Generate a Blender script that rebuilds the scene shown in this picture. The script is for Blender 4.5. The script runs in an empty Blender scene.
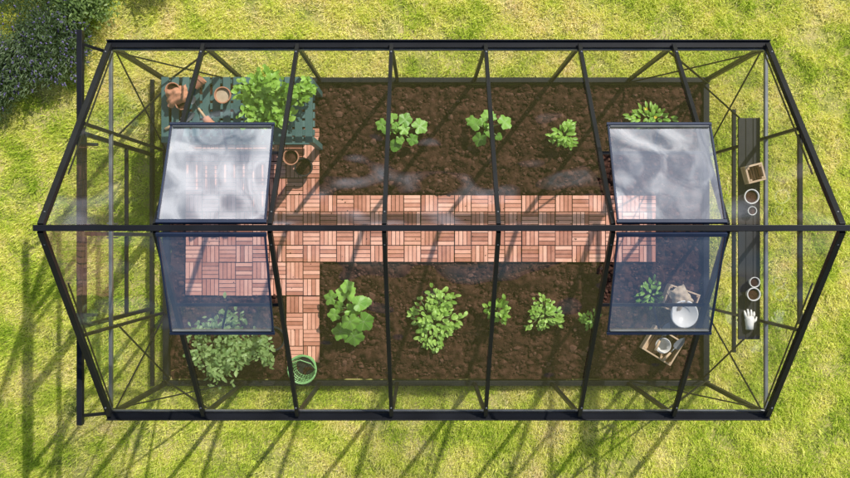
import bpy, math, random
import numpy as np
from mathutils import Vector, noise, Matrix
random.seed(7); rng=np.random.default_rng(7)
R=random.random
def U(a,b): return random.uniform(a,b)
sc=bpy.context.scene
# ------------------------------------------------------------------ helpers
class MB:
    def __init__(s): s.v=[]; s.f=[]; s.m=[]; s.uv=[]
    def add(s,vs,fs,mi=0,uvs=None):
        o=len(s.v); s.v+= [tuple(p) for p in vs]
        for f in fs: s.f.append(tuple(i+o for i in f)); s.m.append(mi)
        s.uv+= uvs if uvs else [(0,0)]*len(vs)
    def box(s,c,d,mi=0,rz=0,tilt=None):
        hx,hy,hz=d[0]/2,d[1]/2,d[2]/2
        M=Matrix.Rotation(rz,3,'Z')
        if tilt: M=M@Matrix.Rotation(tilt[0],3,'X')@Matrix.Rotation(tilt[1],3,'Y')
        vs=[Vector(c)+M@Vector((x*hx,y*hy,z*hz)) for z in(-1,1) for y in(-1,1) for x in(-1,1)]
        s.add(vs,[(0,2,3,1),(4,5,7,6),(0,1,5,4),(2,6,7,3),(0,4,6,2),(1,3,7,5)],mi)
    def beam(s,a,b,w,h,up=(0,0,1),mi=0):
        a=Vector(a);b=Vector(b);d=(b-a).normalized();up=Vector(up)
        x=d.cross(up)
        if x.length<1e-4: x=d.cross(Vector((0,1,0)))
        x.normalize(); u=x.cross(d).normalized()
        vs=[]
        for p in(a,b):
            for i,j in((-1,-1),(1,-1),(1,1),(-1,1)): vs.append(p+x*i*w/2+u*j*h/2)
        s.add(vs,[(0,1,2,3),(4,7,6,5),(0,4,5,1),(1,5,6,2),(2,6,7,3),(3,7,4,0)],mi)
    def tube(s,pts,rs,n=6,mi=0,cap=True):
        pts=[Vector(p) for p in pts]; vs=[];fs=[]
        for k,p in enumerate(pts):
            d=(pts[min(k+1,len(pts)-1)]-pts[max(k-1,0)]).normalized()
            x=d.cross(Vector((0.3,1,0.1)));x.normalize();u=x.cross(d)
            r=rs[k] if isinstance(rs,(list,tuple)) else rs
            for i in range(n):
                a=2*math.pi*i/n; vs.append(p+x*math.cos(a)*r+u*math.sin(a)*r)
        for k in range(len(pts)-1):
            for i in range(n):
                j=(i+1)%n; fs.append((k*n+i,k*n+j,(k+1)*n+j,(k+1)*n+i))
        if cap: fs.append(tuple(range(n-1,-1,-1))); fs.append(tuple((len(pts)-1)*n+i for i in range(n)))
        s.add(vs,fs,mi)
    def lathe(s,c,prof,n=28,mi=0,M=None):
        vs=[];fs=[]
        for r,z in prof:
            for i in range(n):
                a=2*math.pi*i/n; p=Vector((r*math.cos(a),r*math.sin(a),z))
                if M: p=M@p
                vs.append(Vector(c)+p)
        for k in range(len(prof)-1):
            for i in range(n):
                j=(i+1)%n; fs.append((k*n+i,k*n+j,(k+1)*n+j,(k+1)*n+i))
        s.add(vs,fs,mi)
    def obj(s,name,mats,parent=None,smooth=False,bevel=0):
        me=bpy.data.meshes.new(name); me.from_pydata(s.v,[],s.f); 
        for m in mats: me.materials.append(m)
        me.polygons.foreach_set('material_index',s.m)
        l=me.uv_layers.new(name='UVMap')
        idx=np.empty(len(me.loops),dtype=np.int32); me.loops.foreach_get('vertex_index',idx)
        l.data.foreach_set('uv',np.array(s.uv,dtype=np.float32)[idx].ravel())
        if smooth: me.polygons.foreach_set('use_smooth',[True]*len(me.polygons))
        me.update()
        o=bpy.data.objects.new(name,me); sc.collection.objects.link(o)
        if parent: o.parent=parent
        if bevel:
            b=o.modifiers.new('bev','BEVEL'); b.width=bevel; b.segments=2; b.limit_method='ANGLE'
        return o
def empty(name):
    e=bpy.data.objects.new(name,None); sc.collection.objects.link(e); return e

# ------------------------------------------------------------------ materials
def newmat(name):
    m=bpy.data.materials.new(name); m.use_nodes=True; nt=m.node_tree; nt.nodes.clear()
    return m,nt
def ramp(nt,fac,stops):
    r=nt.nodes.new('ShaderNodeValToRGB'); e=r.color_ramp.elements
    while len(e)<len(stops): e.new(0.5)
    for i,(p,c) in enumerate(stops): e[i].position=p; e[i].color=(*c,1)
    nt.links.new(fac,r.inputs[0]); return r.outputs[0]
def noisen(nt,scale,detail=4,rough=.6,coord='Object',vec=None):
    n=nt.nodes.new('ShaderNodeTexNoise'); n.inputs['Scale'].default_value=scale
    n.inputs['Detail'].default_value=detail; n.inputs['Roughness'].default_value=rough
    if vec is None:
        t=nt.nodes.new('ShaderNodeTexCoord'); vec=t.outputs[coord]
    nt.links.new(vec,n.inputs['Vector']); return n.outputs['Fac']
def mixc(nt,f,a,b,mode='MIX'):
    m=nt.nodes.new('ShaderNodeMix'); m.data_type='RGBA'; m.blend_type=mode
    for s,v in((m.inputs[0],f),(m.inputs[6],a),(m.inputs[7],b)):
        if hasattr(v,'links'): nt.links.new(v,s)
        elif isinstance(v,(int,float)): s.default_value=v
        else: s.default_value=(*v,1)
    return m.outputs[2]
def mth(nt,op,a,b=None,c=None,clamp=False):
    m=nt.nodes.new('ShaderNodeMath'); m.operation=op; m.use_clamp=clamp
    for i,v in enumerate((a,b,c)):
        if v is None: continue
        if hasattr(v,'links'): nt.links.new(v,m.inputs[i])
        else: m.inputs[i].default_value=v
    return m.outputs[0]
def principled(name,stops,scale=8,rough=.6,metal=0,bump=0,bscale=60,island=0,detail=3,spec=.5):
    m,nt=newmat(name)
    b=nt.nodes.new('ShaderNodeBsdfPrincipled'); o=nt.nodes.new('ShaderNodeOutputMaterial')
    nt.links.new(b.outputs[0],o.inputs[0])
    f=noisen(nt,scale,detail)
    if island:
        g=nt.nodes.new('ShaderNodeNewGeometry')
        f=mth(nt,'ADD',mth(nt,'MULTIPLY',f,1-island),mth(nt,'MULTIPLY',g.outputs['Random Per Island'],island))
    col=ramp(nt,f,stops); nt.links.new(col,b.inputs['Base Color'])
    b.inputs['Roughness'].default_value=rough; b.inputs['Metallic'].default_value=metal
    b.inputs['Specular IOR Level'].default_value=spec
    if bump:
        bn=nt.nodes.new('ShaderNodeBump'); bn.inputs['Strength'].default_value=bump; bn.inputs['Distance'].default_value=.01
        nt.links.new(noisen(nt,bscale,3,.7),bn.inputs['Height']); nt.links.new(bn.outputs[0],b.inputs['Normal'])
    return m
def leafmat(name,dark,light,trans=.35,rough=.45,veins=False,island=.6,scale=6):
    m,nt=newmat(name)
    g=nt.nodes.new('ShaderNodeNewGeometry')
    f=mth(nt,'ADD',mth(nt,'MULTIPLY',noisen(nt,scale,2),1-island),mth(nt,'MULTIPLY',g.outputs['Random Per Island'],island))
    col=ramp(nt,f,[(.15,dark),(.85,light)])
    if veins:
        uv=nt.nodes.new('ShaderNodeUVMap'); sp=nt.nodes.new('ShaderNodeSeparateXYZ'); nt.links.new(uv.outputs[0],sp.inputs[0])
        a=mth(nt,'ARCTAN2',sp.outputs[1],sp.outputs[0])
        fr=mth(nt,'ABSOLUTE',mth(nt,'SINE',mth(nt,'MULTIPLY',a,3.5)))
        r=mth(nt,'SQRT',mth(nt,'ADD',mth(nt,'MULTIPLY',sp.outputs[0],sp.outputs[0]),mth(nt,'MULTIPLY',sp.outputs[1],sp.outputs[1])))
        v=mth(nt,'LESS_THAN',mth(nt,'MULTIPLY',fr,r),.06)
        col=mixc(nt,mth(nt,'MULTIPLY',v,.5),col,(.5,.6,.3))
    p=nt.nodes.new('ShaderNodeBsdfPrincipled'); p.inputs['Roughness'].default_value=rough
    nt.links.new(col,p.inputs['Base Color'])
    t=nt.nodes.new('ShaderNodeBsdfTranslucent'); nt.links.new(mixc(nt,.5,col,(.5,.6,.05)),t.inputs[0])
    mx=nt.nodes.new('ShaderNodeMixShader'); mx.inputs[0].default_value=trans
    nt.links.new(p.outputs[0],mx.inputs[1]); nt.links.new(t.outputs[0],mx.inputs[2])
    o=nt.nodes.new('ShaderNodeOutputMaterial'); nt.links.new(mx.outputs[0],o.inputs[0])
    return m
def glassmat(name,base,fres,haze,tint,hscale=2.0,power=5,wav=.008,hazecol=(.8,.82,.88)):
    m,nt=newmat(name)
    t=nt.nodes.new('ShaderNodeBsdfTransparent'); t.inputs[0].default_value=(*tint,1)
    g=nt.nodes.new('ShaderNodeBsdfGlossy'); g.inputs['Roughness'].default_value=.03; g.inputs[0].default_value=(1,1,1,1)
    if wav:
        bn=nt.nodes.new('ShaderNodeBump'); bn.inputs['Strength'].default_value=1; bn.inputs['Distance'].default_value=wav
        nt.links.new(noisen(nt,2.4,1),bn.inputs['Height']); nt.links.new(bn.outputs[0],g.inputs['Normal'])
    lw=nt.nodes.new('ShaderNodeLayerWeight'); lw.inputs[0].default_value=.5
    fac=mth(nt,'ADD',mth(nt,'MULTIPLY',mth(nt,'POWER',lw.outputs['Facing'],power),fres),base,clamp=True)
    mx=nt.nodes.new('ShaderNodeMixShader'); nt.links.new(fac,mx.inputs[0]); nt.links.new(t.outputs[0],mx.inputs[1]); nt.links.new(g.outputs[0],mx.inputs[2])
    if haze<=0:
        o=nt.nodes.new('ShaderNodeOutputMaterial'); nt.links.new(mx.outputs[0],o.inputs[0]); return m
    d=nt.nodes.new('ShaderNodeBsdfDiffuse'); d.inputs[0].default_value=(*hazecol,1)  # pale diffuse colour, patchy by noise, painted in for cloud reflections on vent glass
    m2=nt.nodes.new('ShaderNodeMixShader')
    n1=noisen(nt,hscale,4,.6)
    mr=nt.nodes.new('ShaderNodeMapRange'); mr.inputs[1].default_value=.38; mr.inputs[2].default_value=.72; mr.inputs[3].default_value=haze*.25; mr.inputs[4].default_value=haze*2.2
    nt.links.new(n1,mr.inputs[0])
    nt.links.new(mr.outputs[0],m2.inputs[0]); nt.links.new(mx.outputs[0],m2.inputs[1]); nt.links.new(d.outputs[0],m2.inputs[2])
    o=nt.nodes.new('ShaderNodeOutputMaterial'); nt.links.new(m2.outputs[0],o.inputs[0])
    return m
M_black=principled('black_aluminium',[(.3,(.007,.0075,.009)),(.7,(.012,.013,.016))],rough=.45,scale=4,spec=.22,detail=1)
M_grey=principled('bare_aluminium',[(.3,(.13,.14,.15)),(.7,(.22,.23,.24))],rough=.4,metal=.5,scale=9,detail=1)
M_navy=principled('vent_frame_paint',[(.3,(.012,.018,.04)),(.7,(.02,.03,.06))],rough=.35,scale=5,spec=.35,detail=1)
M_glass=glassmat('roof_glass',.055,.9,0,(.985,.99,.985),wav=.030)
M_vent=glassmat('vent_glass',.26,1.0,.035,(.93,.94,.98),hscale=4,wav=.014)
M_wall=glassmat('wall_glass',.03,.10,0,(.985,.99,.985),power=4,wav=0)
M_gable=glassmat('gable_glass',.04,.25,0,(.985,.985,.99),power=2,wav=.01)
M_soil=principled('soil',[(.25,(.014,.006,.004)),(.5,(.045,.020,.013)),(.75,(.10,.048,.033))],scale=16,rough=.95,bump=1.0,bscale=50,detail=6,spec=.1)
M_clod=principled('soil_clod',[(.2,(.022,.010,.007)),(.6,(.066,.030,.020)),(.95,(.15,.078,.057))],scale=30,rough=.95,island=.6,spec=.1)
M_tile=principled('deck_wood',[(.15,(.36,.135,.08)),(.5,(.60,.27,.18)),(.85,(.82,.45,.32))],scale=20,rough=.6,bump=.3,bscale=120,island=.6,spec=.25)
M_tilebase=principled('deck_base',[(.3,(.05,.028,.022)),(.7,(.08,.045,.035))],rough=.9)
M_terra=principled('terracotta',[(.2,(.36,.15,.08)),(.8,(.52,.25,.15))],scale=12,rough=.8,bump=.2,island=.3)
M_teal=principled('teal_paint',[(.2,(.03,.085,.08)),(.8,(.075,.15,.14))],scale=9,rough=.55,island=.5)
M_pine=principled('pale_wood',[(.2,(.38,.24,.13)),(.8,(.60,.44,.28))],scale=16,rough=.65,island=.5)
M_enam=principled('enamel',[(.2,(.62,.6,.55)),(.8,(.78,.77,.73))],scale=8,rough=.35)
M_dark=principled('dark_plastic',[(.2,(.012,.012,.013)),(.8,(.028,.028,.03))],rough=.5,spec=.3)
M_bark=principled('stem',[(.2,(.10,.16,.05)),(.8,(.20,.28,.10))],scale=10,rough=.7)
M_green=principled('green_plastic',[(.2,(.14,.34,.10)),(.8,(.25,.48,.18))],rough=.5)
M_wick=principled('wicker',[(.2,(.34,.25,.16)),(.8,(.58,.47,.33))],scale=30,rough=.7,island=.5)
L_squash=leafmat('broad_leaf',(.11,.30,.03),(.30,.56,.09),veins=True)
L_lettuce=leafmat('lettuce_leaf',(.20,.40,.05),(.46,.68,.15))
L_bright=leafmat('herb_leaf',(.16,.36,.03),(.40,.64,.11))
L_tom=leafmat('tomato_leaf',(.12,.23,.06),(.34,.47,.17))
L_shrub=leafmat('shrub_leaf',(.08,.15,.03),(.26,.36,.10))
L_lavl=leafmat('lavender_leaf',(.035,.07,.025),(.13,.19,.08))
L_lavf=leafmat('lavender_flower',(.08,.07,.16),(.21,.17,.36),trans=.1)
L_yel=leafmat('yellow_petal',(.6,.4,.02),(.8,.65,.05),trans=.2)

def vnoise(x,y,s,seed):
    r=np.random.default_rng(seed).random((256,256)); x=x*s+1000;y=y*s+1000
    xi=np.floor(x).astype(int);yi=np.floor(y).astype(int);fx=x-xi;fy=y-yi;fx=fx*fx*(3-2*fx);fy=fy*fy*(3-2*fy)
    g=lambda a,b:r[a%256,b%256]
    return (g(xi,yi)*(1-fx)+g(xi+1,yi)*fx)*(1-fy)+(g(xi,yi+1)*(1-fx)+g(xi+1,yi+1)*fx)*fy
def fbm(x,y,s,seed,o=4):
    t=0;a=.5;tot=0
    for i in range(o):
        c,sn=math.cos(i*1.1+.6),math.sin(i*1.1+.6)
        t=t+a*vnoise(x*c-y*sn,x*sn+y*c,s*2.03**i,seed+i); tot+=a; a*=.55
    return t/tot
m,nt=newmat('grass_blade'); at=nt.nodes.new('ShaderNodeAttribute'); at.attribute_name='col'
d=nt.nodes.new('ShaderNodeBsdfDiffuse'); nt.links.new(at.outputs[0],d.inputs[0]); t=nt.nodes.new('ShaderNodeBsdfTranslucent'); nt.links.new(at.outputs[0],t.inputs[0])
mx=nt.nodes.new('ShaderNodeMixShader'); mx.inputs[0].default_value=.38; nt.links.new(d.outputs[0],mx.inputs[1]); nt.links.new(t.outputs[0],mx.inputs[2])
o=nt.nodes.new('ShaderNodeOutputMaterial'); nt.links.new(mx.outputs[0],o.inputs[0]); M_blade=m
m,nt=newmat('lawn_ground'); f=noisen(nt,4,4,.7); d=nt.nodes.new('ShaderNodeBsdfDiffuse')
nt.links.new(ramp(nt,f,[(.35,(.16,.19,.04)),(.5,(.36,.35,.10)),(.65,(.50,.42,.18))]),d.inputs[0]); o=nt.nodes.new('ShaderNodeOutputMaterial'); nt.links.new(d.outputs[0],o.inputs[0]); M_ground=m

# ------------------------------------------------------------------ ground + grass
g=MB(); g.add([(-300,-300,0),(300,-300,0),(300,300,0),(-300,300,0)],[(0,1,2,3)]); g.obj('ground',[M_ground])
X0,X1,Y0,Y1=-2.11,2.29,-1.175,1.295; YC=(Y0+Y1)/2; ZE,ZR=1.5,2.73
def grass(n,bx,excl):
    x=rng.uniform(bx[0],bx[1],n); y=rng.uniform(bx[2],bx[3],n)
    keep=~((x>excl[0])&(x<excl[1])&(y>excl[2])&(y<excl[3])); x=x[keep];y=y[keep]
    dens=fbm(x,y,5,50,4); keep=rng.random(len(x))<np.clip((dens-.26)*4.5,.3,1); x=x[keep];y=y[keep]; n=len(x)
    tuft=fbm(x,y,9,80,3)
    h=rng.uniform(.018,.045,n)*(.45+1.15*np.clip((tuft-.25)*2,0,1.2)); a=rng.uniform(0,2*np.pi,n)
    lean=rng.uniform(.15,1.3,n); w=rng.uniform(.0020,.0044,n)
    px=np.cos(a+np.pi/2);py=np.sin(a+np.pi/2)
    dx=np.cos(a)*np.sin(lean);dy=np.sin(a)*np.sin(lean);dz=np.cos(lean)
    v=np.empty((n,3,3),dtype=np.float32)
    v[:,0]=np.stack([x-px*w,y-py*w,np.zeros(n)],1); v[:,1]=np.stack([x+px*w,y+py*w,np.zeros(n)],1)
    L=h*1.4
    v[:,2]=np.stack([x+dx*L,y+dy*L,dz*L+.004],1)
    f=.42*fbm(x,y,1.1,11,4)+.58*fbm(x,y,5.5,31,4)
    f=(f-.5)*1.6+.50+rng.normal(0,.13,n)
    P=np.array([.12,.36,.54,.74,.96]); C=np.array([[.36,.50,.05],[.64,.74,.10],[.86,.86,.21],[.94,.88,.35],[.95,.82,.48]])
    col=np.stack([np.interp(f,P,C[:,i]) for i in range(3)]+[np.ones(n)],1).astype(np.float32)
    return v.reshape(-1,3),np.repeat(col,3,0)
inner=(X0-.01,X1+.01,Y0-.01,Y1+.01)
A=grass(560000,(-3.8,3.8,-2.3,2.3),inner); B=grass(150000,(-8,8,-6,6),(-3.8,3.8,-2.3,2.3))
vv=np.concatenate([A[0],B[0]]); cc=np.concatenate([A[1],B[1]])
n=len(vv); me=bpy.data.meshes.new('lawn_grass'); me.vertices.add(n); me.vertices.foreach_set('co',vv.ravel())
me.loops.add(n); me.loops.foreach_set('vertex_index',np.arange(n,dtype=np.int32))
me.polygons.add(n//3); me.polygons.foreach_set('loop_start',np.arange(0,n,3,dtype=np.int32))
me.update(calc_edges=True); me.materials.append(M_blade)
ca=me.color_attributes.new('col','FLOAT_COLOR','POINT'); ca.data.foreach_set('color',cc.ravel())
sc.collection.objects.link(bpy.data.objects.new('lawn_grass',me))

# ------------------------------------------------------------------ soil
sx,sy=300,170; m=MB(); vs=[];fs=[]
for j in range(sy+1):
    for i in range(sx+1):
        x=X0+.03+(X1-X0-.06)*i/sx; y=Y0+.03+(Y1-Y0-.06)*j/sy
        z=.032+.034*noise.noise((x*3,y*3,0))+.036*noise.noise((x*10,y*10,3))+.030*noise.noise((x*26,y*26,7))
        deck=(-1.99<x<-.84 and -.49<y<.93) or (-1.16<x<-.84 and -1.04<y<-.4) or (-.9<x<1.92 and -.21<y<.38)
        if deck: z=.008
        vs.append((x,y,max(z,.004)))
for j in range(sy):
    for i in range(sx):
        a=j*(sx+1)+i; fs.append((a,a+1,a+sx+2,a+sx+1))
m.add(vs,fs); m.obj('soil_bed',[M_soil],smooth=True)
def lump(m,c,r,flat=.7,mi=0):
    t=(1+5**.5)/2
    base=[(-1,t,0),(1,t,0),(-1,-t,0),(1,-t,0),(0,-1,t),(0,1,t),(0,-1,-t),(0,1,-t),(t,0,-1),(t,0,1),(-t,0,-1),(-t,0,1)]
    F=[(0,11,5),(0,5,1),(0,1,7),(0,7,10),(0,10,11),(1,5,9),(5,11,4),(11,10,2),(10,7,6),(7,1,8),(3,9,4),(3,4,2),(3,2,6),(3,6,8),(3,8,9),(4,9,5),(2,4,11),(6,2,10),(8,6,7),(9,8,1)]
    rot=Matrix.Rotation(R()*6.28,3,'Z')@Matrix.Rotation(R()*6.28,3,'X')
    sxx,syy=U(.8,1.3),U(.7,1.1)
    vs=[]
    for p in base:
        q=rot@(Vector(p)/1.9*U(.75,1.2)); vs.append((c[0]+q.x*r*sxx,c[1]+q.y*r*syy,c[2]+q.z*r*flat))
    m.add(vs,F,mi)
m=MB(); cnt=0
while cnt<15000:
    x=U(X0+.06,X1-.06); y=U(Y0+.06,Y1-.06)
    if (-1.97<x<-.86 and -.465<y<.91) or (-1.15<x<-.86 and -1.02<y<-.4) or (-.9<x<1.91 and -.20<y<.37):
        if R()<.985: continue
        lump(m,(x,y,.039),U(.002,.006)); cnt+=1; continue
    lump(m,(x,y,.034+.034*noise.noise((x*3,y*3,0))),min(.032,.004+.0058*random.expovariate(1))); cnt+=1
m.obj('soil_clods',[M_clod])

# ------------------------------------------------------------------ deck tiles
T=.275; m=MB(); gx,gy=-.86,.36
cells=set()
for i in range(-4,0):
    for j in range(-3,2): cells.add((i,j))
for j in range(-5,-3+1): cells.add((-1,j))
for i in range(0,10):
    for j in (-1,-2): cells.add((i,j))
for (i,j) in sorted(cells):
    x=gx+i*T+U(-.002,.002); y=gy+j*T+U(-.002,.002)
    dz=U(-.002,.002)
    m.box((x+T/2,y+T/2,.018+dz),(T-.008,T-.008,.012),1)
    for a in range(2):
        for b in range(2):
            s=T/2; cx=x+a*s+s/2; cy=y+b*s+s/2; n=4; sw=(s-.004)/n
            for k in range(n):
                o=-s/2+.002+sw*(k+.5)
                if (a+b)%2: m.box((cx+o,cy,.031+dz+U(-.001,.001)),(sw-.005,s-.006,.012))
                else: m.box((cx,cy+o,.031+dz+U(-.001,.001)),(s-.006,sw-.005,.012))
m.obj('deck_path',[M_tile,M_tilebase])

# ------------------------------------------------------------------ greenhouse
GH=empty('greenhouse'); GH.location=(0,0,0)
k=(ZR-ZE)/(YC-Y0)
def zroof(y): return ZR-abs(y-YC)*k
xs=[X0+(X1-X0)*i/7 for i in range(8)]
f=MB()
f.beam((X0-.03,YC,ZR+.012),(X1+.03,YC,ZR+.012),.034,.05)
f.beam((X0-.03,YC,ZR-.03),(X1+.03,YC,ZR-.03),.014,.03,mi=1)
for sy_ in(Y0,Y1):
    s=-1 if sy_==Y0 else 1
    f.beam((X0-.02,sy_+s*.012,ZE),(X1+.02,sy_+s*.012,ZE),.052,.05)
    f.beam((X0-.02,sy_+s*.034,ZE+.033),(X1+.02,sy_+s*.034,ZE+.033),.008,.016)
    f.beam((X0-.02,sy_-s*.022,ZE-.008),(X1+.02,sy_-s*.022,ZE-.008),.012,.03,mi=1)
    f.beam((X0-.03,sy_,.04),(X1+.03,sy_,.04),.04,.08)
    for i,x in enumerate(xs):
        w=.034 if i in(0,7) else .025
        nrm=Vector((0,s*k,1)).normalized()
        f.beam((x,sy_,ZE+.028),(x,YC+s*.012,ZR-.002),w,.04,up=nrm)
        f.beam((x,sy_,.08),(x,sy_,ZE-.025),.034 if i in(0,7) else .024,.03,up=(0,1,0))
        for t in(.06,.94):
            p=Vector((x,sy_,ZE+.028)).lerp(Vector((x,YC,ZR)),t)+nrm*.022
            f.lathe(p,[(.001,.006),(.006,.005),(.007,0)],n=8,mi=1)
    for a,b in((0,1),(7,6)):
        f.beam((xs[a],sy_-s*.024,ZE-.06),(xs[b],sy_-s*.024,.1),.018,.008,up=(0,1,0))
        f.beam((xs[a],sy_-s*.032,.1),(xs[b],sy_-s*.032,ZE-.06),.018,.008,up=(0,1,0))
for xg,s in((X0,-1),(X1,1)):
    f.beam((xg,Y0+.03,ZE-.004),(xg,Y1-.03,ZE-.004),.022,.034,mi=1)
    f.beam((xg,Y0+.03,.04),(xg,Y1-.03,.04),.048,.078)
    ys=[Y0+(Y1-Y0)*t for t in(.25,.5,.75)]
    if s<0: ys=[Y0+(Y1-Y0)*.235,Y0+(Y1-Y0)*.765]
    for y in ys:
        f.beam((xg,y,.08),(xg,y,zroof(y)-.02),.02,.024,up=(1,0,0))
    f.beam((xg-s*.02,Y0+.03,ZE-.05),(xg-s*.02,Y0+.60,.1),.014,.008,up=(1,0,0))
    f.beam((xg-s*.02,Y1-.03,ZE-.05),(xg-s*.02,Y1-.60,.1),.014,.008,up=(1,0,0))
    f.beam((xg-s*.03,Y0+.05,.1),(xg-s*.03,Y0+.60,ZE-.04),.014,.008,up=(1,0,0))
    f.beam((xg-s*.03,Y1-.05,.1),(xg-s*.03,Y1-.60,ZE-.04),.014,.008,up=(1,0,0))
    for q in(-1,1):
        f.beam((xg-s*.02,YC+q*1.18,ZE+.03),(xg-s*.02,YC+q*.32,zroof(YC+.32)-.05),.012,.008,up=(1,0,0))
f.beam((X1,YC-.58,2.11),(X1,YC+.58,2.11),.026,.03)
f.beam((X1,YC-.9,.8),(X1,YC+.9,.8),.026,.03)
vents=[(1,2),(5,6)]
VD=.45
for a,b in vents:
    for s in(-1,1):
        y=YC+s*VD; f.beam((xs[a],y,zroof(y)+.012),(xs[b],y,zroof(y)+.012),.02,.024)
f.obj('frame',[M_black,M_grey],GH,bevel=.002)
gl=MB(); wl=MB(); gb=MB()
def quad(mb,a,b,c,d,mi=0): mb.add([a,b,c,d],[(0,1,2,3)],mi)
for i in range(7):
    a,b=xs[i]+.012,xs[i+1]-.012
    for s,ye in((-1,Y0),(1,Y1)):
        yt=YC+s*(VD if i in(1,5) else .02)
        e=U(-.005,.005)
        quad(gl,(a,ye,ZE+.02),(b,ye,ZE+.02),(b,yt,zroof(yt)+.01+e),(a,yt,zroof(yt)+.01-e))
        quad(wl,(a,ye,.08),(b,ye,.08),(b,ye,ZE-.02),(a,ye,ZE-.02))
for xg in(X0,X1):
    if xg==X1: yy=[Y0+(Y1-Y0)*t for t in(0,.25,.5,.75,1)]
    else: yy=[Y0,Y0+(Y1-Y0)*.235]
    seg=list(zip(yy[:-1],yy[1:]))
    if xg==X0: seg.append((Y0+(Y1-Y0)*.765,Y1))
    for a,b in seg: quad(gb,(xg,a+.01,.08),(xg,b-.01,.08),(xg,b-.01,ZE-.02),(xg,a+.01,ZE-.02))
    gb.add([(xg,Y0+.04,ZE+.02),(xg,YC-.005,ZE+.02),(xg,YC-.005,ZR-.04)],[(0,1,2)])
    gb.add([(xg,YC+.005,ZE+.02),(xg,Y1-.04,ZE+.02),(xg,YC+.005,ZR-.04)],[(0,1,2)])
gl.obj('roof_panes',[M_glass],GH); wl.obj('wall_panes',[M_wall],GH); gb.obj('gable_panes',[M_gable],GH)
for vi,(a,b) in enumerate(vents):
    for s in(-1,1):
        x0,x1=xs[a]+.012,xs[b]-.012
        A=Vector((0,YC+s*.035,ZR+.03)); B=Vector((0,YC+s*.60,ZR-.27)); 
        fr=MB(); mi=0; nrm=Vector((0,s*.3,.565)).normalized()
        P=lambda x,t:Vector((x,A.y+(B.y-A.y)*t,A.z+(B.z-A.z)*t))
        fr.beam(P(x0,0),P(x1,0),.022,.022,up=nrm,mi=mi); fr.beam(P(x0,1),P(x1,1),.018,.022,up=nrm,mi=mi)
        fr.beam(P(x0+.009,.02),P(x0+.009,.98),.011,.02,up=nrm,mi=mi); fr.beam(P(x1-.009,.02),P(x1-.009,.98),.011,.02,up=nrm,mi=mi)
        fr.beam(P(x0+.018,.97)+nrm*.004,P(x1-.018,.97)+nrm*.004,.006,.02,up=nrm,mi=2)
        xm=(x0+x1)/2
        fr.beam(P(xm,.96)-Vector((0,0,.012)),(xm,YC+s*VD,zroof(YC+s*VD)+.03),.012,.012,mi=1)
        fr.obj('vent_frame',[M_navy,M_black,M_grey],GH,bevel=.002)
        v=MB(); quad(v,P(x0+.01,.01),P(x1-.01,.01),P(x1-.01,.99),P(x0+.01,.99)); v.obj('vent_pane',[M_vent],GH)
d=MB(); xd=X0-.115
d.beam((xd,-1.20,1.76),(xd,1.348,1.76),.035,.05)
for y in(Y0+.03,Y1-.03):
    d.beam((xd,y-.0,1.74),(X0,y-.02,ZE+.02),.02,.02)
for y in(YC-.55,YC+.55): d.beam((xd,y,1.78),(X0,y,1.76),.02,.02)
d.beam((xd,-1.20,.05),(xd,1.30,.05),.03,.04)
dg=MB()
for c in(-1,1):
    y0=YC+(.01 if c>0 else -.64); y1=y0+.63; x=xd+.006
    for y in(y0+.015,y1-.015): d.beam((x,y,.08),(x,y,1.735),.028,.028,up=(1,0,0))
    for z in(.10,.78,1.70): d.beam((x,y0+.03,z),(x,y1-.03,z),.024,.03)
    quad(dg,(x,y0+.02,.1),(x,y1-.02,.1),(x,y1-.02,1.7),(x,y0+.02,1.7))
    d.beam((x-.02,YC+c*.05,.95),(x-.02,YC+c*.05,1.15),.012,.02,up=(1,0,0),mi=1)
d.obj('sliding_door_frame',[M_black,M_grey],GH,bevel=.002); dg.obj('sliding_door_panes',[M_wall],GH)

# ------------------------------------------------------------------ table (teal slatted)
def table(name,x0,x1,y0,y1,h):
    t=MB(); n=15; w=(x1-x0)/n
    for i in range(n): t.box((x0+w*(i+.5),(y0+y1)/2,h-.01+U(-.001,.001)),(w-.022,y1-y0,.02))
    for y in(y0+.03,y1-.03): t.box(((x0+x1)/2,y,h-.047),(x1-x0-.02,.03,.05))
    for x in(x0+.03,x1-.03):
        t.box((x,(y0+y1)/2,h-.047),(.03,y1-y0-.1,.048))
        for y in(y0+.03,y1-.03): t.box((x,y,.04+(h-.075-.04)/2),(.045,.045,h-.075-.04))
    for i in range(6): t.box(((x0+x1)/2,y0+.06+i*.07,.22),(x1-x0-.1,.05,.018))
    t.obj(name,[M_teal],bevel=.002)
table('potting_table',-1.98,-.83,.72,1.21,.75)
s=MB()
for i in range(3): s.box((2.145+i*.05,.07,1.44),(.047,1.5,.018))
for y in(-.55,.07,.7):
    s.box((2.2,y,1.42),(.15,.02,.02)); s.beam((2.13,y,1.41),(2.27,y,1.25),.014,.014)
s.obj('wall_shelf',[M_dark],bevel=.002)

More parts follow.
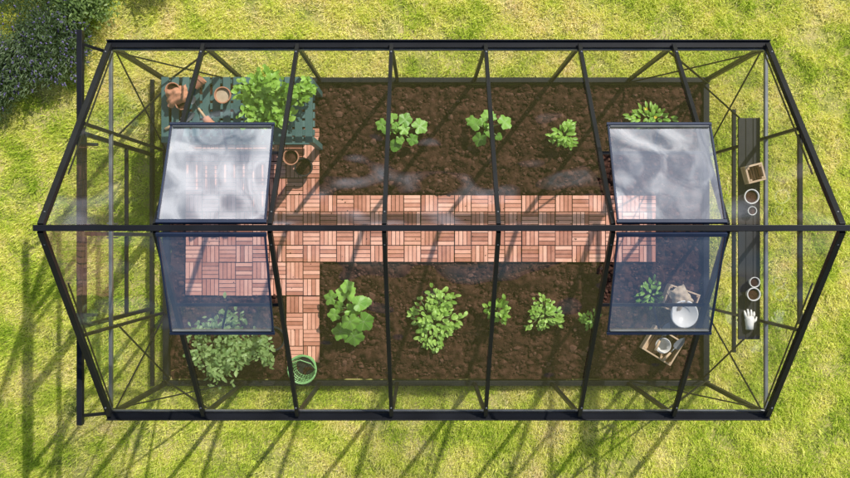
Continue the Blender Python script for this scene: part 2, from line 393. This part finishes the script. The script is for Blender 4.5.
# ------------------------------------------------------------------ pots
def pot(name,c,r,h,mat,inner=M_soil,lean=None):
    m=MB(); Mx=None
    if lean: Mx=Matrix.Rotation(lean[1],3,'Z')@Matrix.Rotation(lean[0],3,'X')
    prof=[(0.001,.0),(r*.68,0),(r*.9,h*.78),(r,h*.78),(r,h),(r*.88,h),(r*.84,h*.8),(r*.60,h*.1),(.001,h*.1)]
    m.lathe(c,prof,mi=0,M=Mx)
    if not lean: m.lathe(c,[(.001,h*.82),(r*.84,h*.78)],mi=1)
    return m.obj(name,[mat,inner],smooth=False)
tz=.751
pot('terracotta_pot',(-1.49,1.06,tz),.062,.11,M_terra,M_wick)
pot('terracotta_pot',(-1.86,1.10,tz),.055,.10,M_terra)
pot('terracotta_pot',(-1.80,1.00,tz),.045,.08,M_terra)
pot('terracotta_pot',(-1.63,.90,tz+.04),.04,.075,M_terra,lean=(1.5,.6))
pot('terracotta_pot',(-1.71,1.13,tz+.045),.045,.085,M_terra,lean=(1.45,2.4))
pot('terracotta_pot',(-1.08,.66,.04),.065,.13,M_terra)
pot('plastic_pot',(-.98,.58,.04),.075,.12,M_dark)
pot('enamel_pot',(2.20,-.37,1.45),.045,.08,M_enam)
pot('enamel_pot',(2.21,-.29,1.45),.035,.07,M_enam)
pot('enamel_pot',(2.19,.285,1.45),.05,.07,M_enam)
pot('enamel_pot',(2.2,.19,1.45),.03,.05,M_enam)
def trowel(name,c,az,z):
    m=MB(); d=Vector((math.cos(az),math.sin(az),0)); p=Vector((-d.y,d.x,0)); c=Vector((*c,z))
    m.tube([c-d*.11+Vector((0,0,.012)),c-d*.02+Vector((0,0,.012))],[.012,.009],8,0)
    m.tube([c-d*.02+Vector((0,0,.012)),c+d*.03+Vector((0,0,.008))],.004,6,1)
    vs=[];fs=[]
    for k,(t,w) in enumerate([(.03,.018),(.05,.03),(.09,.03),(.12,.02),(.145,.002)]):
        for q in(-1,0,1): vs.append(c+d*t+p*w*q+Vector((0,0,.012 if q else .004)))
    for k in range(4):
        for q in range(2): a=k*3+q; fs.append((a,a+1,a+4,a+3))
    m.add(vs,fs,1); m.obj(name,[M_pine,M_grey],smooth=True)
trowel('garden_trowel',(-1.84,.87),.5,tz); trowel('garden_trowel',(-1.7,.99),2.2,tz+.002)
trowel('garden_trowel',(1.90,-.80),1.1,.155); trowel('garden_trowel',(1.99,-.9),.8,.155)
def woodbox(name,c,w,l,h,az,slat=3):
    m=MB(); Mz=Matrix.Rotation(az,3,'Z')
    def bx(p,d): q=Mz@Vector(p); m.box((c[0]+q.x,c[1]+q.y,c[2]+q.z),d,0,az)
    sh=h/slat
    for k in range(slat):
        z=sh*(k+.5)
        for s_ in(-1,1):
            bx((0,s_*(l/2-.006),z),(w,.012,sh-.005)); bx((s_*(w/2-.006),0,z),(.012,l-.026,sh-.005))
    n=5
    for i in range(n): bx((-w/2+.014+(w-.028)*(i+.5)/n,0,.006),((w-.03)/n-.004,l-.03,.008))
    for a in(-1,1):
        for b in(-1,1): bx((a*(w/2-.020),b*(l/2-.020),h/2),(.014,.014,h-.004))
    m.obj(name,[M_pine],bevel=.0015)
woodbox('wooden_planter',(2.205,.44,1.45),.12,.12,.10,.25)
woodbox('wooden_crate',(1.92,-.86,.045),.27,.22,.11,-.55)
woodbox('wooden_crate',(2.06,-.50,.045),.26,.20,.13,-.35)
m=MB(); m.lathe((2.07,-.60,.18),[(.001,0),(.06,0),(.105,.055),(.112,.055),(.108,.06),(.1,.058),(.058,.006),(.001,.006)],mi=0); m.obj('enamel_bowl',[M_enam],smooth=True)
m=MB(); m.lathe((1.92,-.86,.062),[(.001,0),(.045,0),(.06,.09),(.064,.09),(.062,.094),(.056,.09),(.042,.006),(.001,.006)]); m.obj('enamel_mug',[M_enam],smooth=True)
def bag(name,c,w,l,az,mat):
    m=MB(); n=12; vs=[];fs=[]; Mz=Matrix.Rotation(az,3,'Z')
    for j in range(n+1):
        for i in range(n+1):
            u=i/n-.5;v=j/n-.5; h=.05*(1-(2*u)**4)*(1-(2*v)**4)+.03*noise.noise((u*6,v*6,c[0]*9))+.01
            p=Mz@Vector((u*w*(1+.3*noise.noise((v*4,0,1))),v*l*(1+.3*noise.noise((u*4,3,1))),max(h,.002))); vs.append(Vector(c)+p)
    for j in range(n):
        for i in range(n): a=j*(n+1)+i; fs.append((a,a+1,a+n+2,a+n+1))
    m.add(vs,fs); m.obj(name,[mat],smooth=True)
bag('paper_bag',(2.05,-.47,.175),.15,.17,.5,M_wick); bag('jute_cloth',(-1.83,1.06,tz+.06),.17,.13,.3,M_terra)
m=MB(); gx_,gy_,gz_=2.19,-.56,1.452
m.tube([(gx_,gy_-.05,gz_+.016),(gx_,gy_-.02,gz_+.016),(gx_,gy_+.02,gz_+.018),(gx_,gy_+.035,gz_+.014)],[.026,.028,.034,.026],10)
for i,(dx,L) in enumerate(((-.024,.045),(-.008,.056),(.009,.052),(.024,.038))):
    m.tube([(gx_+dx,gy_+.025,gz_+.016),(gx_+dx*1.25,gy_+.03+L*.55,gz_+.018),(gx_+dx*1.35,gy_+.03+L,gz_+.010)],[.009,.009,.006],8)
m.tube([(gx_+.022,gy_-.005,gz_+.014),(gx_+.043,gy_+.012,gz_+.014),(gx_+.048,gy_+.035,gz_+.010)],[.010,.009,.006],8)
m.obj('work_glove',[M_enam],smooth=True)
m=MB(); c=Vector((-.97,-1.03,.03)); n=28
for q in range(7):
    r=.075+.035*q/6; z=.30*q/6
    m.tube([c+Vector((r*math.cos(a*2*math.pi/n),r*math.sin(a*2*math.pi/n),z)) for a in range(n+1)],.0035 if q<6 else .008,5)
for a in range(n): 
    t=a*2*math.pi/n; m.tube([c+Vector((.075*math.cos(t),.075*math.sin(t),0)),c+Vector((.11*math.cos(t),.11*math.sin(t),.3))],.003,4)
m.lathe(c,[(.001,.02),(.078,.02)],mi=1); m.tube([c+Vector((-.11,0,.3)),c+Vector((-.08,.06,.4)),c+Vector((0,.09,.42)),c+Vector((.08,.06,.4)),c+Vector((.11,0,.3))],.004,5)
m.obj('mesh_bucket',[M_green,M_dark])

# ------------------------------------------------------------------ plants
def strap(m,b,az,el,L,W,mi=0,droop=.8,n=5,fold=.25,prof=None):
    b=Vector(b); vs=[];fs=[];uv=[]; p=b.copy(); e=el; side=Vector((-math.sin(az),math.cos(az),0))
    for i in range(n+1):
        t=i/n; w=W*(prof(t) if prof else math.sin(math.pi*min(1,.08+t*.92))**.7)
        d=Vector((math.cos(az)*math.cos(e),math.sin(az)*math.cos(e),math.sin(e))); up=side.cross(d)*-1
        wav=U(-.1,.1)*W
        vs+= [p-side*w+up*(w*fold+wav),p.copy(),p+side*w+up*(w*fold-wav)]; uv+=[(t*2-1,-1),(t*2-1,0),(t*2-1,1)]
        p=p+d*L/n; e-=droop/n
    for i in range(n):
        for q in range(2): a=i*3+q; fs.append((a,a+1,a+4,a+3))
    m.add(vs,fs,mi,uv)
def disc_leaf(m,c,az,tilt,r,mi=0,lob=5,depth=.22):
    n=30; vs=[Vector((0,0,0))];uv=[(0,0)];fs=[]
    Mx=Matrix.Rotation(az,3,'Z')@Matrix.Rotation(tilt,3,'Y')
    for ring,rr in((0,.35),(1,.7),(2,1)):
        for i in range(n):
            a=2*math.pi*i/n
            rad=rr*r*(1-depth*rr*(.5-.5*math.cos(lob*a)))*(1+.06*rr*math.sin(13*a+az*3))
            notch=max(0,1-abs(a-math.pi)/.35); rad*=1-.55*notch*rr
            z=r*(.10*rr*rr+.07*rr*math.sin(lob*a*1.0+1)+U(-.05,.05)*rr)-r*.25*max(0,rr-.6)
            vs.append(Vector((rad*math.cos(a)*1.08,rad*math.sin(a),z))); uv.append((rr*math.cos(a),rr*math.sin(a)))
    for i in range(n):
        j=(i+1)%n; fs.append((0,1+i,1+j))
        for q in range(2): fs.append((1+q*n+i,1+(q+1)*n+i,1+(q+1)*n+j,1+q*n+j))
    m.add([Vector(c)+Mx@v for v in vs],fs,mi,uv)
def broad_plant(name,x,y,R0,nl,leaf=.07,h=.16,lite=6):
    m=MB()
    for i in range(nl):
        az=i*2.4+U(-.4,.4); rr=R0*math.sqrt((i+.4)/nl)*U(.8,1.2); z=h*(1.1-.6*rr/R0)*U(.6,1.25)
        c=Vector((x+rr*math.cos(az),y+rr*math.sin(az),.05+z))
        m.tube([(x,y,.03),(x+rr*.4*math.cos(az),y+rr*.4*math.sin(az),.04+z*.7),tuple(c)],[.007,.005,.003],5,1)
        disc_leaf(m,c,az+U(-.4,.4),U(.1,.7),leaf*U(.6,1.15)*(0.8+.4*rr/R0),lob=random.choice((5,5,3)),depth=U(.14,.28))
    for i in range(lite):
        az=R()*6.28; strap(m,(x+U(-.03,.03),y+U(-.03,.03),h*.8),az,1,.05,.018,0,.8,4)
    return m.obj(name,[L_squash,M_bark],smooth=True)
broad_plant('squash_plant',-.61,-.57,.20,12,.072,.24)
broad_plant('squash_plant',-.20,.87,.15,10,.053,.17)
broad_plant('squash_plant',.50,.90,.15,10,.052,.16)
def rosette(name,x,y,R0,n,mat=L_lettuce,L=.09,W=.028,h=.13):
    m=MB()
    for i in range(n):
        rr=R0*math.sqrt(R()); az=R()*6.28; z=.05+h*(1-.7*(rr/R0)**2)*U(.6,1.05)
        rr*=1+.28*math.sin(3*az+x*9)+.12*math.sin(7*az)
        b=(x+rr*math.cos(az),y+rr*math.sin(az),z)
        strap(m,b,az+U(-1,1),U(-.2,1.0),L*U(.6,1.1),W*U(.6,1.1),0,U(.4,1.4),4)
        if i%4==0: m.tube([(x,y,.02),b],[.004,.002],4,1)
    return m.obj(name,[mat,M_bark],smooth=True)
rosette('lettuce_plant',.08,-.68,.175,230,L=.055,W=.015)
rosette('lettuce_plant',.12,-.50,.10,100,L=.05,W=.015)
rosette('lettuce_plant',.97,-.61,.12,150,L=.048,W=.013)
rosette('herb_plant',1.13,.84,.08,70,L_bright,.07,.014,.16)
rosette('herb_plant',1.34,-.65,.06,40,L_bright,.05,.011)
rosette('herb_plant',1.83,-.45,.09,60,L_bright,.06,.012)
rosette('bean_plant',.59,-.57,.075,70,L_bright,.06,.017,.30)
m=MB()
for i in range(60):
    az=R()*6.28; rr=U(0,.12); strap(m,(1.85+rr*math.cos(az)*1.5,1.0+rr*math.sin(az)*.6,.05),az,U(.3,1.2),U(.04,.08),.012,0,1.0)
for i in range(2):
    x=1.83+U(-.12,.2);y=1.02+U(-.05,.05); 
    for q in range(5): strap(m,(x,y,.12),q*1.25,.5,.016,.006,1,.3,3)
    m.tube([(x,y,.03),(x,y,.12)],.003,4,2)
m.obj('flowering_plant',[L_bright,L_yel,M_bark],smooth=True)
def bushy(name,c,r,h,n,mat,leafL=.05,leafW=.018,stems=16):
    m=MB(); c=Vector(c)
    ends=[]
    for i in range(stems):
        az=R()*6.28; rr=r*math.sqrt(R())*.85; e=c+Vector((rr*math.cos(az),rr*math.sin(az),h*(1-.5*(rr/r)**2)*U(.6,1)))
        mid=c+(e-c)*.5+Vector((U(-.03,.03),U(-.03,.03),h*.1))
        m.tube([c,mid,e],[.006,.004,.002],4,1); ends.append((mid,e))
    for i in range(n):
        mid,e=random.choice(ends); t=R()**.6; p=mid+(e-mid)*t+Vector((random.gauss(0,r*.14),random.gauss(0,r*.14),random.gauss(0,h*.06)))
        strap(m,p,R()*6.28,U(-.4,.9),leafL*U(.5,1.15),leafW*U(.6,1.2),0,U(.2,1.2),3)
    return m.obj(name,[mat,M_bark],smooth=True)
bushy('tomato_plant',(-1.60,-.84,.03),.32,.50,700,L_tom,.055,.013,26)
bushy('tomato_plant',(-1.28,-.86,.03),.17,.35,200,L_tom,.05,.013,12)
pot('plastic_pot',(-1.13,.98,tz),.10,.10,M_dark)
bushy('basil_plant',(-1.14,1.0,tz+.09),.24,.34,760,L_bright,.055,.018,28)
bushy('basil_plant',(-.92,1.08,tz+.02),.12,.32,200,L_bright,.05,.015,12)
pot('plastic_pot',(-1.22,-.80,.04),.10,.16,M_dark)
m=MB()
for (cx,cy,rr) in((-3.35,1.75,.55),(-3.0,1.55,.28),(-3.55,1.3,.3)):
    for i in range(int(4200*rr)):
        az=R()*6.28; q=math.sqrt(R()); el=1.45-q*1.0; L=rr*U(.75,1.05)
        b=Vector((cx+q*rr*.35*math.cos(az),cy+q*rr*.35*math.sin(az),.05))
        d=Vector((math.cos(az)*math.cos(el),math.sin(az)*math.cos(el),math.sin(el)))
        e=b+d*L*.9
        for t in(.35,.6,.8,.92):
            strap(m,b+d*L*t,az+U(-1.5,1.5),el*U(.3,1),.045,.0042,0,.4,2)
        if i%6==0:
            strap(m,b+d*L*.5,az,el,L*.5,.0022,0,.2,2)
            for z in range(3): lump(m,e+d*(.010*z)+Vector((U(-.003,.003),U(-.003,.003),.02)),.0065,1,1)
m.obj('lavender_bush',[L_lavl,L_lavf])
bushy('garden_shrub',(-2.72,2.02,.02),.36,.42,2600,L_shrub,.045,.008,60)
bushy('garden_shrub',(-2.15,2.25,.02),.3,.35,1200,L_shrub,.045,.008,40)

# ------------------------------------------------------------------ light
SV=Vector((.60,.78,1.0)).normalized(); el=math.asin(SV.z); az=math.atan2(SV.x,SV.y)
su=bpy.data.lights.new('sun','SUN'); su.energy=5; su.angle=math.radians(.5); su.color=(1,.955,.89)
so=bpy.data.objects.new('sun',su); sc.collection.objects.link(so); so.rotation_euler=SV.to_track_quat('Z','Y').to_euler()
w=bpy.data.worlds.new('World'); sc.world=w; w.use_nodes=True; nt=w.node_tree; nt.nodes.clear()
sky=nt.nodes.new('ShaderNodeTexSky'); sky.sky_type='NISHITA'; sky.sun_disc=False; sky.sun_elevation=el; sky.sun_rotation=az
tc=nt.nodes.new('ShaderNodeTexCoord')
cl=noisen(nt,6.5,5,.6,vec=tc.outputs['Generated'])
cm=nt.nodes.new('ShaderNodeMapRange'); cm.inputs[1].default_value=.44; cm.inputs[2].default_value=.62; nt.links.new(cl,cm.inputs[0])
sp=nt.nodes.new('ShaderNodeSeparateXYZ'); nt.links.new(tc.outputs['Generated'],sp.inputs[0])
hm=nt.nodes.new('ShaderNodeMapRange'); hm.inputs[1].default_value=.0; hm.inputs[2].default_value=.05; nt.links.new(sp.outputs[2],hm.inputs[0])
ym=nt.nodes.new('ShaderNodeMapRange'); ym.inputs[1].default_value=.45; ym.inputs[2].default_value=.75; nt.links.new(sp.outputs[1],ym.inputs[0])
fac=mth(nt,'MULTIPLY',mth(nt,'MULTIPLY',cm.outputs[0],hm.outputs[0]),ym.outputs[0])
col=mixc(nt,fac,sky.outputs[0],(23,23.5,25))
bg=nt.nodes.new('ShaderNodeBackground'); bg.inputs[1].default_value=.12; nt.links.new(col,bg.inputs[0])
wo=nt.nodes.new('ShaderNodeOutputWorld'); nt.links.new(bg.outputs[0],wo.inputs[0])
sc.view_settings.view_transform='Standard'; sc.view_settings.look='None'; sc.view_settings.exposure=0
# ------------------------------------------------------------------ camera
cd=bpy.data.cameras.new('Camera'); cd.lens=42.5; cd.sensor_width=36; cd.clip_end=1000
co=bpy.data.objects.new('Camera',cd); sc.collection.objects.link(co); co.location=(0,0,8.24); co.rotation_euler=(0,0,0); sc.camera=co
